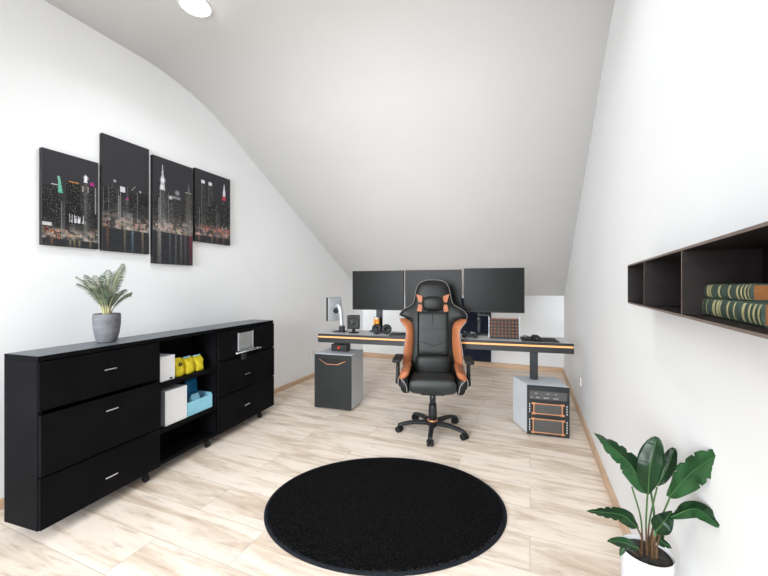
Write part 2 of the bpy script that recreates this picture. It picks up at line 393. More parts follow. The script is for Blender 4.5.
# ---------------------------------------------------------------- palm in grey pot on the sideboard
pp=thing('potted_palm','small potted palm in a grey stone pot standing on the black sideboard','potted plant',(-2.388,1.360,zt+.001))
bm=new(); lathe(bm,[(.0005,0),(.046,0),(.052,.006),(.062,.05),(.069,.10),(.0705,.14),(.069,.168),(.066,.172),(.062,.168),(.062,.152),(.0005,.150)],48); obj('pot',bm,'pot_grey',pp,True)
bm=new(); lathe(bm,[(.0005,.156),(.04,.157),(.0615,.153)],24); obj('soil',bm,'soil',pp,True)
rnd=random.Random(3)
def frond(bearing,lean,length,droop,m,start):
    bm=new(); pts=[]; d=Vector((math.cos(bearing),math.sin(bearing),0)); p=Vector(start); el=PI/2-lean
    n=13; step=length/n
    for i in range(n+1):
        pts.append(p.copy()); el-=droop/n*(.4+1.6*i/n); p=p+(d*math.cos(el)+Vector((0,0,1))*math.sin(el))*step
    tube(bm,pts,[.0028*(1-.8*i/n)+.0006 for i in range(n+1)],6,1)
    side=Vector((-d.y,d.x,0))
    s0=4
    for i in range(s0,n+1):
        for sub in (0,.5):
            j=min(i+sub,n); k=int(j); fr=j-k
            q=pts[k].lerp(pts[min(k+1,n)],fr); tan=(pts[min(k+1,n)]-pts[max(k-1,0)]).normalized()
            u=(j-s0)/(n-s0); ll=.064*math.sin(PI*(.12+.80*u))**.8*(length/.3)
            nrm=side.cross(tan).normalized()
            for sg in (-1,1):
                dirn=(side*sg*.95+tan*.62+nrm*.18+Vector((0,0,rnd.uniform(-.12,.06)))).normalized()
                wv=tan.cross(dirn).cross(dirn).normalized()*.0036
                tip=q+dirn*ll+Vector((0,0,-.012)); mid=q+dirn*ll*.5+Vector((0,0,.003))
                vs=[bm.verts.new(x) for x in (q-wv*.4,q+wv*.4,mid+wv,tip,mid-wv)]
                vm=bm.verts.new(mid+nrm*.0015)
                for a,b_,c_ in ((0,1,5),(1,2,5),(2,3,5),(3,4,5),(4,0,5)):
                    f=bm.faces.new([(vs+[vm])[z] for z in (a,b_,c_)]); f.material_index=0
    return obj('frond',bm,[m,'palmstem'],pp)
for i in range(19):
    b=i*2.399+.4
    lean=.04+.26*((i*7)%19)/19; L_=rnd.uniform(.31,.35)*(1-.50*((i*7)%19)/19)
    frond(b,lean,L_,rnd.uniform(.25,.5)+lean*1.7,'palm' if i%3 else 'palmpale',(.016*math.cos(b),.016*math.sin(b),.157))
# ================================================================ CANVASES
def art(idx,nx,ny):
    R=random.Random(40+idx); img=[[None]*nx for _ in range(ny)]
    sky=(.030,.029,.034)
    for j in range(ny):
        for i in range(nx):
            k=.85+.25*j/ny+R.uniform(-.05,.05); img[j][i]=[sky[0]*k,sky[1]*k,sky[2]*k]
    wl=(.075,.20,.30,.09)[idx]; base=(.55,.56,.68,.60)[idx]
    def put(i,j,c,a=1):
        if 0<=i<nx and 0<=j<ny: img[j][i]=[img[j][i][q]*(1-a)+c[q]*a for q in range(3)]
    def tower(u0,u1,v,tone=.018,lit=.30,warm=.4,edge=0):
        i0,i1=int(u0*nx),int(u1*nx)
        for j in range(int(wl*ny),int(v*ny)):
            for i in range(i0,i1+1):
                c=[tone*R.uniform(.5,1.6)*(1+1.8*max(0,1-(j/ny-wl)/.25))]*3
                if (i-i0)%2==1 and j%2==0 and R.random()<lit:
                    w=R.uniform(.05,.30); c=[w,w*(.88 if R.random()<warm else 1),w*(.7 if R.random()<warm else 1)]
                put(i,j,c)
            if edge: put(i0,j,[edge]*3,.7); put(i0+1,j,[edge]*3,.25)
    def disc(u,v,r,c,a=1):
        ci,cj=u*nx,v*ny
        for j in range(int(cj-r*2),int(cj+r*2)+1):
            for i in range(int(ci-r*2),int(ci+r*2)+1):
                d=math.hypot(i-ci,j-cj)/r
                if d<2: put(i,j,c,a*max(0,1-d/2)**1.3)
    def spire(u,v0,v1,w,c):
        for j in range(int(v0*ny),int(v1*ny)):
            t=(j-v0*ny)/((v1-v0)*ny); ww=w*nx*(1-t)**1.2
            for i in range(int(u*nx-ww),int(u*nx+ww)+1): put(i,j,c,.9)
    u=-.03
    while u<1.02:   # background rank
        w=R.uniform(.05,.11); tower(u,u+w,base*R.uniform(.72,1.06),R.choice([.010,.02,.035]),R.uniform(.12,.4),edge=R.choice([0,0,.1,.22])); u+=w*.95
    if idx==0:
        tower(.40,.64,.715,.010,.2)
        for i in range(int(.45*nx),int(.63*nx)): put(i,int(.712*ny),(.7,.3,.05)); put(i,int(.705*ny),(.45,.2,.05),.6)
        tower(.02,.24,.63,.012,.25); 
        for i in range(int(.15*nx),int(.26*nx)): put(i,int(.645*ny),(.6,.6,.6)); put(i,int(.652*ny),(.4,.4,.4),.7)
        for j in range(int(.57*ny),int(.745*ny)):
            t=(j/ny-.57)/.175
            for i in range(int((.265 if t<.8 else .255)*nx),int((.345-.05*t)*nx)): put(i,j,(.10+.1*t,.42,.30))
        tower(.67,.83,.64,.014,.3); tower(.69,.81,.70,.02,.5)
        for j in range(int(.635*ny),int(.695*ny)):
            for i in range(int(.69*nx),int(.82*nx)): put(i,j,(.5,.46,.42),R.uniform(.2,.9))
        tower(.72,.79,.75,.05,.6); spire(.755,.74,.83,.03,(.8,.8,.85)); disc(.755,.79,3,(1,1,1))
        disc(.875,.73,3.5,(.5,.03,.25)); tower(.86,.9,.72,.012,.2)
        for j in range(int(.40*ny),int(.70*ny)): put(int(.94*nx),j,(.5,.48,.5),R.uniform(.4,1)); put(int(.95*nx),j,(.3,.3,.3),.5)
        tower(.45,.70,.26,.02,.15)
        for k in range(26):
            uu=R.uniform(.46,.78); hh=R.uniform(.01,.09)
            for j in range(int(.27*ny),int((.28+hh)*ny)): put(int(uu*nx),j,(.75,.76,.8),R.uniform(.4,1))
        for j in (int(.115*ny),int(.125*ny)):
            for i in range(int(.46*nx),int(.69*nx)): put(i,j,(.65,.55,.35),R.uniform(.3,1))
        for i in range(0,int(.16*nx)):
            for j in range(int(.21*ny),int(.24*ny)): put(i,j,(.75,.75,.75),R.uniform(.4,1))
        glow=[((.30,.12),(.55,.22,.07),46),((.9,.15),(.5,.40,.25),22),((.1,.15),(.5,.15,.06),20)]
        refl=[(.47,(.6,.5,.3)),(.55,(.5,.42,.22)),(.64,(.6,.5,.28)),(.85,(.45,.35,.2)),(.15,(.4,.2,.1))]
    elif idx==1:
        tower(.12,.28,.56,.016,.2,edge=.12); spire(.2,.55,.62,.03,(.05,.05,.05)); disc(.24,.615,2.0,(.6,.6,.6))
        tower(.36,.46,.53,.018,.25,edge=.3)
        for j in range(int(.535*ny),int(.585*ny)):
            for i in range(int(.36*nx),int(.46*nx)): put(i,j,(.75,.77,.8),R.uniform(.5,1))
        tower(.52,.62,.60,.014,.1,edge=.15); tower(.72,.95,.56,.012,.15,edge=.2)
        for t in range(int(.05*ny)): put(int((.60+.09*t/(.05*ny))*nx),int(.565*ny)+t,(.45,.45,.48))
        disc(.79,.57,1.6,(.7,.7,.7)); disc(.5,.48,2.5,(.35,.05,.2))
        for j in range(int(.30*ny),int(.5*ny)): put(int(.33*nx),j,(.5,.5,.5),.8)
        tower(.42,.62,.36,.05,.5)
        glow=[((.1,.24),(.55,.13,.05),20),((.7,.235),(.62,.33,.2),50),((.5,.25),(.4,.42,.25),20)]
        refl=[(.62,(.25,.45,.55)),(.45,(.4,.32,.2)),(.1,(.35,.15,.08)),(.85,(.5,.35,.2))]
    elif idx==2:
        tower(.13,.31,.62,.03,.5,edge=.35); tower(.16,.28,.72,.05,.55,edge=.35); spire(.22,.70,.94,.055,(.50,.50,.52)); disc(.22,.79,4,(.9,.9,.92)); disc(.20,.72,3,(.9,.9,.92))
        tower(.36,.50,.60,.03,.5,edge=.2); disc(.41,.64,3,(.8,.8,.82))
        for i in range(int(.45*nx),int(.67*nx)): put(i,int(.655*ny),(.7,.7,.72),.9); put(i,int(.645*ny),(.5,.5,.5),.7)
        tower(.53,.66,.64,.02,.3); disc(.58,.70,4,(.35,.36,.4)); 
        tower(.79,.98,.66,.02,.35); tower(.82,.95,.72,.05,.6,1); spire(.89,.74,.83,.03,(.12,.12,.12))
        for i in range(int(.80*nx),int(.97*nx)): put(i,int(.73*ny),(.6,.62,.45),.9)
        glow=[((.25,.335),(.8,.62,.6),44),((.6,.32),(.62,.42,.3),40),((.7,.31),(.5,.35,.15),30)]
        refl=[(.12,(.45,.40,.33)),(.16,(.6,.58,.5)),(.55,(.3,.28,.25)),(.68,(.35,.33,.3)),(.8,(.25,.2,.2)),(.4,(.2,.2,.22)),(.92,(.4,.03,.08)),(.96,(.35,.03,.06))]
        for k in range(150):
            uu=R.uniform(0,.95); vv=R.uniform(.02,.27); 
            for i in range(int(uu*nx),int((uu+R.uniform(.1,.4))*nx)): put(i,int(vv*ny),(.16,.165,.17),R.uniform(.2,.8))
    else:
        for uu in (.16,.36):
            tower(uu,uu+.11,.84,.03,.35,edge=.14)
            for j in range(int(.82*ny),int(.87*ny)):
                for i in range(int(uu*nx),int((uu+.09)*nx)): put(i,j,(.85,.85,.88),R.uniform(.5,1))
        tower(.75,.87,.60,.02,.2)
        for j in range(int(.66*ny),int(.72*ny)):
            for i in range(int(.76*nx),int(.86*nx)): put(i,j,(.5,.05,.1),.9)
        for j in range(int(.72*ny),int(.78*ny)):
            for i in range(int(.775*nx),int(.85*nx)): put(i,j,(.7,.7,.72),.9)
        spire(.81,.77,.90,.035,(.7,.7,.75)); tower(.42,.56,.60,.015,.25); tower(.3,.42,.52,.012,.3)
        glow=[((.8,.20),(.75,.25,.14),60),((.3,.19),(.6,.2,.15),34),((.85,.23),(.85,.8,.75),10)]
        refl=[(.1,(.5,.2,.12)),(.45,(.5,.3,.18)),(.8,(.6,.25,.18)),(.6,(.3,.1,.1))]
    for (gu,gv),c,nn in glow:
        for k in range(nn):
            disc(gu+R.gauss(0,.14),gv+R.gauss(0,.028),R.uniform(.5,1.5),[q*R.uniform(.3,1.1) for q in c],.85)
    for k in range(60): disc(R.random(),wl+R.uniform(.01,.10),R.uniform(.5,1.0),R.choice([(.7,.6,.45),(.7,.7,.75),(.65,.62,.6),(.5,.2,.1)]),.7)
    for j in range(int(wl*ny),int((wl+.16)*ny)):
        for i in range(nx):
            q=max(0,noise.noise(Vector((i*.09,j*.12,idx*7+2)))+.15)*(1-(j/ny-wl)/.16); put(i,j,(.55,.45,.38) if idx!=3 else (.6,.32,.27),min(.8,q*1.1))
    for j in range(0,int(wl*ny)):
        for i in range(nx):
            k=.9+.35*noise.noise(Vector((i*.05,j*.55,idx*3))); img[j][i]=[max(.003,v) for v in (.028*k,.030*k,.034*k)]
        for uu,c in refl:
            for q in range(-2,3): put(int(uu*nx)+q+int(R.gauss(0,.8)),j,c,max(0,(.7-.22*abs(q))*R.uniform(.2,1)*(.3+.7*j/(wl*ny))))
    return img
cl_=['leftmost city night canvas with a teal lit building and a white fountain','tallest city night canvas, second from the left, mostly dark sky','third city night canvas from the left with a bright spire and streaked water','smallest, rightmost city night canvas with twin white-topped towers']
for idx,(ya,yb,za,zc) in enumerate(((1.193,1.497,1.500,2.088),(1.519,1.846,1.495,2.305),(1.874,2.230,1.428,2.277),(2.252,2.648,1.646,2.292))):
    c=thing('canvas_print',cl_[idx],'picture',(XL+.001,(ya+yb)/2,za),PI/2,'four-piece city skyline picture on the left wall')
    w=yb-ya; h=zc-za
    bm=new(); box(bm,-w/2,w/2,-.029,0,0,h,.002,1); obj('canvas',bm,'bezel',c)
    nx=96; ny=int(96*h/w*.95); img=art(idx,nx,ny)
    me=bpy.data.meshes.new('print'); vs=[];fs=[]
    iw=w-.004; ih=h-.004
    for j in range(ny+1):
        for i in range(nx+1): vs.append((-iw/2+iw*i/nx,-.0296,.002+ih*j/ny))
    for j in range(ny):
        for i in range(nx): k=j*(nx+1)+i; fs.append((k,k+1,k+nx+2,k+nx+1))
    me.from_pydata(vs,[],fs); at=me.color_attributes.new('ink','FLOAT_COLOR','CORNER')
    data=[]
    for j in range(ny):
        for i in range(nx): data.extend((*img[j][i],1.0)*4)
    at.data.foreach_set('color',data); me.materials.append(M['print'])
    o=bpy.data.objects.new('printed_picture',me); col.objects.link(o); o.parent=c
# ================================================================ RUG
rg=thing('round_rug','round black shaggy rug lying on the pale wood floor','rug',(*world(.008,2.045),0),math.radians(22.36))
A,B=.678,.520
bm=new(); R=random.Random(5); nx,ny=240,184; gv={}
def gp(i,j):
    if (i,j) not in gv:
        x=A*.985*(2*i/nx-1)+R.uniform(-.0015,.0015); y=B*.985*(2*j/ny-1)+R.uniform(-.0015,.0015)
        t=math.hypot(x/A,y/B)
        if t>.974: x*=.974/t; y*=.974/t
        gv[(i,j)]=bm.verts.new((x,y,.0105+R.uniform(0,.0065)))
    return gv[(i,j)]
for i in range(nx):
    for j in range(ny):
        if math.hypot((i+.5)/nx*2-1,(j+.5)/ny*2-1)<.983: bm.faces.new((gp(i,j),gp(i+1,j),gp(i+1,j+1),gp(i,j+1)))
obj('pile',bm,'rug',rg)
bm=new(); prof_=[(.968,.001),(.968,.011),(.976,.0145),(.990,.0145),(.999,.010),(1.0,.001)]
rings=[[Vector((A*t*math.cos(2*PI*k/120),B*t*math.sin(2*PI*k/120),z)) for k in range(120)] for t,z in prof_]; rings.append(rings[0]); loft(bm,rings,False); obj('bound_edge',bm,'rugedge',rg,True)

# ================================================================ DESK
DA=Vector(world(-.687,3.691)); DBv=Vector(world(1.622,3.030)); dd=(DBv-DA); DL=dd.length; dang=math.atan2(dd.y,dd.x); dd.normalize(); dn=Vector((-dd.y,dd.x))
DZ=.755; DD=.40
desk=thing('desk','wide dark gaming desk with glowing orange front strip, carried by two grey cabinets','desk',(DA.x,DA.y,0),dang)
bm=new(); box(bm,0,DL,.012,DD,DZ-.02,DZ,.003,2); obj('tabletop',bm,'desktop',desk)
bm=new(); box(bm,-.001,DL+.001,0,.030,DZ-.088,DZ-.0205,.003,1); 
obj('front_rail',bm,'desk',desk)
bm=new(); box(bm,0,DL,0,.0115,DZ-.02,DZ,.002,1); obj('front_edge',bm,'desk',desk)
bm=new(); box(bm,.004,DL-.004,-.003,.001,DZ-.038,DZ-.022,.001,1); o=obj('light_strip',bm,'led',desk); o['label']='glowing orange light strip'
bm=new(); box(bm,.03,DL-.03,.05,DD-.03,DZ-.075,DZ-.0205,.003,1); obj('under_frame',bm,'desk',desk)
def desk_local(cx,fw):
    p=Vector(world(cx,fw))-DA; return p.dot(dd),p.dot(dn)
colt,colo=desk_local(1.318+.012,3.150)
bm=new(); box(bm,colt-.031,colt+.031,colo-.02,colo+.04,.4235,DZ-.075,.006,2); obj('column',bm,'metalblack',desk)
c2t,c2o=desk_local((340-384)/F*3.80,3.80)
bm=new(); box(bm,c2t-.024,c2t+.024,c2o-.02,c2o+.03,.632,DZ-.075,.005,2); obj('column',bm,'metalblack',desk)
bm=new(); box(bm,c2t-.082,c2t+.098,c2o-.05,c2o+.06,.5595,.632,.008,3); cb=obj('control_box',bm,'plastic',desk)
bm=new(); 
tube(bm,[Vector((c2t+.008+.020*math.cos(a)*(1-.04*k),c2o-.0535,.597+.017*math.sin(a)*(1-.04*k))) for k,a in enumerate([PI*.1+2*PI*.8*j/14 for j in range(15)])],.003,6)
tube(bm,[(c2t-.012,c2o-.0535,.587),(c2t+.008,c2o-.0535,.600),(c2t+.026,c2o-.0535,.606)],.0028,6); obj('emblem',bm,'red',cb,True)
def dthing(name,label,cat,t,o,z=None,rz=0,group=None):
    p=DA+dd*t+dn*o; return thing(name,label,cat,(p.x,p.y,(DZ+.001) if z is None else z),dang+rz,group)
# ---------------- monitors
def monitor(label,t0,t1,z0,z1,off,rz,foot=True):
    w=t1-t0; h=z1-z0; t=dthing('monitor',label,'monitor',(t0+t1)/2,off,rz=rz,group='three black monitors in a row on the desk'); z0-=DZ; z1-=DZ
    bm=new(); box(bm,-w/2,w/2,-.012,.028,z0,z1,.004,2); obj('housing',bm,'bezel',t)
    bm=new(); box(bm,-w/2+.007,w/2-.007,-.0135,-.0121,z0+.010,z1-.007); obj('screen',bm,'screen',t)
    bm=new(); box(bm,-.04,.04,.0285,.055,z0+.12,z1-.12,.006,2); obj('mount',bm,'plastic',t)
    return t
def stand(t,y0=.03,top=.45,w=.05,footw=.20):
    bm=new(); box(bm,-w/2,w/2,.0555,.0775,.013,top,.006,2); obj('stand_post',bm,'plastic',t)
    bm=new(); box(bm,-footw/2,footw/2,.0,.085,0,.012,.005,2); obj('stand_foot',bm,'plastic',t)
m1=monitor('left one of the three large black monitors, above the headphones',.278,.848,.992,1.412,.285,math.radians(.6)); stand(m1,w=.07)
m2=monitor('middle one of the three large black monitors, behind the gaming chair',.866,1.444,.992,1.414,.285,0); stand(m2)
m3=monitor('right one of the three large black monitors, above the copper keyboard',1.466,2.034,.988,1.425,.285,math.radians(-.4))
bm=new(); box(bm,-.155,-.125,.0555,.0755,.013,.30,.005,2); box(bm,-.125,.0,.0565,.0745,.26,.30,.004,1); obj('stand_post',bm,'plastic',m3)
bm=new(); box(bm,-.155,-.025,-.012,.045,.196,.213,.004,1); box(bm,-.16,-.12,-.015,.04,.14,.19,.01,2); cyl(bm,(-.085,.0,.196),(-.085,.0,.245),.012,n=12); obj('clamp',bm,'plastic',m3)
bm=new(); box(bm,-.20,-.05,.03,.085,0,.012,.005,2); obj('stand_foot',bm,'plastic',m3)
# ---------------- small side display turned away
t=dthing('side_display','small display turned sideways on a curved silver stand at left desk end','display',.135,.20)
mt=Matrix.Translation((-.045,.03,0))@Matrix.Rotation(math.radians(-122),4,'Z')
bm=new(); box(bm,-.085,.085,-.010,.010,.115,.365,.004,2,mtx=mt); 
obj('housing',bm,'silver',t)
bm=new(); box(bm,-.088,.088,-.040,-.0102,.112,.368,.003,1,mtx=mt); obj('screen',bm,'bezel',t)
bm=new(); path=smoothcurve([(-.028,.012,.262),(.0,.0,.285),(.026,-.004,.255),(.040,-.004,.18),(.046,0,.06)],6); tube(bm,path,[.013+.011*min(1,i/10) for i in range(len(path))],12); obj('stand_arm',bm,'silver',t,True)
bm=new(); lathe(bm,[(.0005,-.006),(.026,-.006),(.028,.0),(.026,.012),(.0005,.012)],20,(-.022,.0,.225),axis='y'); obj('hinge',bm,'bezel',t,True)
bm=new(); box(bm,.022,.078,-.028,.028,.003,.062,.008,2); box(bm,-.04,.10,-.05,.05,0,.006,.002,1); obj('stand_base',bm,'plastic',t)
# ---------------- speaker
t=dthing('desk_speaker','small square black desk speaker with round cone on a foot, left of the headphones','speaker',.333,.165,rz=math.radians(18))
bm=new(); box(bm,-.066,.066,-.05,.03,.042,.186,.008,3); obj('cabinet',bm,'plastic',t)
bm=new(); lathe(bm,[(.056,-.0505),(.056,-.056),(.050,-.058),(.046,-.053),(.030,-.0515),(.018,-.058),(.0005,-.061)],36,(0,0,.114),axis='y'); lathe(bm,[(.056,-.0505),(.0005,-.0505)],36,(0,0,.114),axis='y'); obj('cone',bm,'leather_grey',t,True)
bm=new(); lathe(bm,[(.0005,0),(.058,0),(.058,.006),(.022,.012),(.016,.025),(.018,.041),(.0005,.041)],30); obj('foot',bm,'plastic',t,True)
# ---------------- can and headphones
t=dthing('drink_can','black can with an orange band standing at the foot of the left monitor','can',.568,.225)
bm=new(); lathe(bm,[(.0005,0),(.026,0),(.031,.006),(.031,.110)],28); obj('body',bm,'plastic',t,True)
bm=new(); lathe(bm,[(.0314,.088),(.0318,.09),(.0318,.148),(.0314,.15)],28); lathe(bm,[(.0314,.15),(.0314,.088)],28); o=obj('band',bm,'orange',t,True)
bm=new(); lathe(bm,[(.031,.1101),(.031,.158),(.026,.168),(.0005,.166)],28); obj('lid',bm,'silver',t,True)
bm=new(); 
for s_ in (-1,1): tube(bm,[(0,-.0335,.112),(s_*.010,-.0325,.140)],.0022,6)
tube(bm,[(0,-.0335,.094),(0,-.0335,.112)],.0022,6); obj('mark',bm,'bezel',t)
t=dthing('headphones','black over-ear headphones lying beside the can below the left monitor','headphones',.655,.135,rz=math.radians(12))
def earcup(x,y,rz,name):
    mt=Matrix.Translation((x,y,.0535))@Matrix.Rotation(rz,4,'Z')
    bm=new(); lathe(bm,[(.0005,.010),(.033,.010),(.045,.004),(.050,-.006),(.052,-.018),(.045,-.028),(.030,-.028),(.024,-.018),(.0005,-.014)],32,axis='y')
    for v in bm.verts: v.co=mt@v.co
    return obj('ear_cup',bm,'plastic',t,True)
earcup(-.050,.01,-.3,'a'); e=earcup(.046,0,.15,'b')
bm=new(); lathe(bm,[(.024,-.0285),(.034,-.031),(.042,-.0285)],32,axis='y')
for v in bm.verts: v.co=Matrix.Translation((.046,0,.0535))@Matrix.Rotation(.15,4,'Z')@v.co
obj('cushion_ring',bm,'leather_grey',e,True)
bm=new(); tube(bm,smoothcurve([(-.046,.030,.050),(-.040,.045,.030),(-.01,.055,.018),(.035,.050,.022),(.050,.026,.045)],6),.006,8); obj('headband',bm,'plastic',t,True)
# ---------------- keyboards
key_me=None
def keygrid(parent,nx,ny,w,d,m,z,tilt=None,size=.8,kh=.007):
    bm=new(); sx=w/nx*size; sy=d/ny*size
    box(bm,-sx/2,sx/2,-sy/2,sy/2,0,kh,.0015,1)
    o=obj('keycap',bm,m,parent); first=True
    for j in range(ny):
        for i in range(nx):
            loc=Vector((-w/2+w*(i+.5)/nx,-d/2+d*(j+.5)/ny,z))
            if first: c=o; first=False
            else: c=o.copy(); col.objects.link(c); c.parent=parent
            if tilt is not None: c.matrix_parent_inverse=Matrix(); c.location=tilt@loc; c.rotation_euler=tilt.to_euler()
            else: c.location=loc
t=dthing('keyboard','flat black keyboard lying on the desk behind the gaming chair','keyboard',.945,.085)
bm=new(); box(bm,-.19,.19,-.065,.065,0,.016,.004,2); obj('keyboard_case',bm,'plastic',t)
keygrid(t,16,6,.365,.112,'bezel',.016)
t=dthing('copper_keyboard','black keyboard with round copper keys propped upright under the right monitor','keyboard',1.842,.150)
tl=Matrix.Translation((0,0,.096))@Matrix.Rotation(math.radians(80),4,'X')
bm=new(); box(bm,-.128,.128,-.092,.092,-.014,0,.003,2,mtx=tl); obj('keyboard_case',bm,'bezel',t)
bm=new(); lathe(bm,[(.0005,0),(.0105,0),(.0105,.004),(.008,.012),(.0005,.013)],12); kc=obj('keycap',bm,'copperkey',t,True); first=True
for j in range(6):
    for i in range(8):
        c=kc if first else kc.copy()
        if not first: col.objects.link(c); c.parent=t
        first=False
        m_=tl@Matrix.Translation((-.128+.032*(i+.5),-.088+.0313*(j+.5)+.003,.0003)); c.location=m_.to_translation(); c.rotation_euler=m_.to_euler()
bm=new(); box(bm,.132,.139,-.014,.014,0,.225,.002,1); box(bm,-.139,-.132,-.014,.014,0,.205,.002,1); obj('upright',bm,'silver',t)
bm=new(); box(bm,-.139,.139,.006,.045,0,.004,.001,1); obj('foot',bm,'bezel',t)
t=dthing('desk_mat','thin black desk mat under the mouse at the right desk end','desk mat',2.13,.165)
bm=new(); prism(bm,[(-.14,-.135),(.17,-.135),(.17,.14),(-.14,.14)],0,.003,bev=.001); obj('mat',bm,'rubber',t)
t=dthing('computer_mouse','black computer mouse with cable on the mat at right desk end','mouse',2.115,.155,DZ+.0045,rz=.5)
bm=new(); rings=[]
for k in range(10):
    ph=PI/2*k/9; cz=max(math.cos(ph)**.7,.02); rings.append([Vector((.034*cz*sup(2*PI*q/24,2.4)[0],.058*cz*sup(2*PI*q/24,2.4)[1]-.006*(k/9),.044*math.sin(ph))) for q in range(24)])
loft(bm,rings); obj('shell',bm,'plastic',t,True)
bm=new(); cyl(bm,(-.003,.034,.033),(.003,.034,.033),.008,n=14); obj('scroll_wheel',bm,'leather_grey',t,True)
bm=new(); tube(bm,smoothcurve([(0,.058,.008),(-.03,.085,.02),(-.065,.085,.022),(-.09,.055,.006),(-.075,.03,.004)],6),.0045,8); obj('cable',bm,'rubber',t,True)
t=dthing('game_controller','grey game controller lying on the desk just right of the gaming chair','controller',1.525,.14,rz=.2)
bm=new(); cushion(bm,(0,0,.026),.145,.075,.036,2.6)
for s_ in (-1,1): cushion(bm,(s_*.052,-.030,.020),.046,.085,.036,2.3)
obj('shell',bm,'leather_grey',t,True)
for x,y in ((-.04,.012),(.02,-.016)):
    bm=new(); lathe(bm,[(.006,.040),(.006,.049),(.012,.051),(.011,.055),(.0005,.054)],16,(x,y,0)); obj('thumb_stick',bm,'silver',t,True)
bm=new()
for x,y in ((.035,.012),(.051,.012),(.043,.020),(.043,.004)): cyl(bm,(x,y,.040),(x,y,.047),.0045,n=10)
obj('buttons',bm,'silver',t)
# ---------------- left pedestal
ped=thing('drawer_pedestal','grey desk cabinet with charcoal front and angular copper pull under left desk end','cabinet',(-2.043,3.093,0),math.radians(5.9))
PW,PD,PZ=.403,.36,.558
bm=new(); box(bm,0,PW,.016,PD,.012,PZ,.004,2); obj('body',bm,'grey',ped)
bm=new(); box(bm,0,PW,0,.0155,.012,PZ-.004,.002,1); fr=obj('front',bm,'front',ped)
bm=new()   # dark finger recess shape with copper rim
def yz(u,v): return (u,v)
prism(bm,[(.07,-.055),(.14,-.105),(.27,-.105),(.345,-.050),(.30,-.047),(.12,-.047)],0,.0015)
for v in bm.verts: v.co=Vector((v.co.x,-.0005-v.co.z,PZ+v.co.y+.008))
obj('finger_recess',bm,'bezel',fr)
bm=new(); tube(bm,[(.055,-.004,PZ-.050),(.135,-.004,PZ-.098),(.255,-.004,PZ-.098),(.350,-.004,PZ-.058)],.0040,6); obj('handle',bm,'copperm',fr); 
bm=new()
for x in (.03,PW-.06):
    for y in (.03,PD-.06): box(bm,x,x+.03,y,y+.03,0,.0118)
obj('feet',bm,'rubber',ped)
# ---------------- right rack unit
fl=Vector(world(1.20,2.978)); frt=Vector(world(1.51,2.887)); br=Vector(world(1.56,3.23)); bl2=Vector(world(1.188,3.27))
e=(frt-fl); ra=math.atan2(e.y,e.x); RW=e.length; e.normalize(); en=Vector((-e.y,e.x))
def rl_(p): p=p-fl; return (p.dot(e),p.dot(en))
ru=thing('rack_cabinet','grey computer cabinet with two copper framed bays under right desk end','cabinet',(fl.x,fl.y,0),ra)
RZ=.4222
bm=new(); p_br=rl_(br); p_bl=rl_(bl2)
prism(bm,[(0,.018),(RW,.018),p_br,p_bl],.010,RZ,bev=.003); obj('body',bm,'grey',ru)
bm=new(); box(bm,0,RW,0,.0175,.010,RZ-.002,.002,1); rf=obj('front_frame',bm,'metalblack',ru)
bm=new(); box(bm,.018,RW-.018,-.003,.0002,RZ-.115,RZ-.045,.001,1); cp=obj('control_panel',bm,'panelgrey',ru)
bm=new()
for u in (.03,.07,.085,.13,.145,.16,.20,.215,.23): box(bm,u,u+.009,-.0045,-.0031,RZ-.102,RZ-.096)
for u in (.06,.15,.21): box(bm,u,u+.02,-.0045,-.0031,RZ-.066,RZ-.063)
obj('lamp_marks',bm,'dots',cp)
def bay(z0,z1,x0,x1):
    bm=new(); box(bm,x0,x1,-.003,.0002,z0,z1,.001,1); b_=obj('bay_cover',bm,'panelgrey',ru)
    bm=new(); w=.009
    box(bm,x0,x1,-.008,-.0031,z1-w,z1,.001,1); box(bm,x0,x1,-.008,-.0031,z0,z0+w,.001,1)
    box(bm,x0,x0+w,-.0085,-.0031,z0+w,z1-w,.001,1); box(bm,x1-w,x1,-.0085,-.0031,z0+w,z1-w,.001,1)
    box(bm,x0-.012,x0+.016,-.009,-.0031,z1-.013,z1+.004,.001,1); box(bm,x1-.016,x1+.012,-.009,-.0031,z1-.013,z1+.004,.001,1)
    box(bm,x0-.012,x0+.016,-.009,-.0031,z0-.004,z0+.013,.001,1); box(bm,x1-.016,x1+.012,-.009,-.0031,z0-.004,z0+.013,.001,1)
    o=obj('copper_frame',bm,'copperm',b_); o['label']='copper frame'
bay(.186,.278,.048,.272); bay(.030,.150,.043,.276)
bm=new()
for k in range(5):
    for x in (.016,RW-.024): box(bm,x,x+.008,-.004,-.0002,.045+.021*k,.057+.021*k)
for k in range(4):
    for x in (.016,RW-.024): box(bm,x,x+.008,-.004,-.0002,.196+.021*k,.208+.021*k)
obj('side_buttons',bm,'dots',ru)
bm=new()
for x,y in ((.03,.04),(RW-.06,.04),(.06,.21),(RW-.06,.21)): box(bm,x,x+.03,y,y+.03,0,.0098)
obj('feet',bm,'rubber',ru)
# ---------------- navy panel on the back wall
def onback(px,fwz=None):
    k=(px-384)/F; Y=YB-.03; X=(k*CC*Y-S*Y)/(CC+k*S); return X
xa,xb=onback(446),onback(491)
t=thing('navy_panel','plain dark navy blue panel against back wall behind desk, right of chair','panel',((xa+xb)/2,YB-.004,.0765))
bm=new(); w=(xb-xa)/2; box(bm,-w,w,-.026,0,0,.98,.002,1); obj('board',bm,'navy',t)
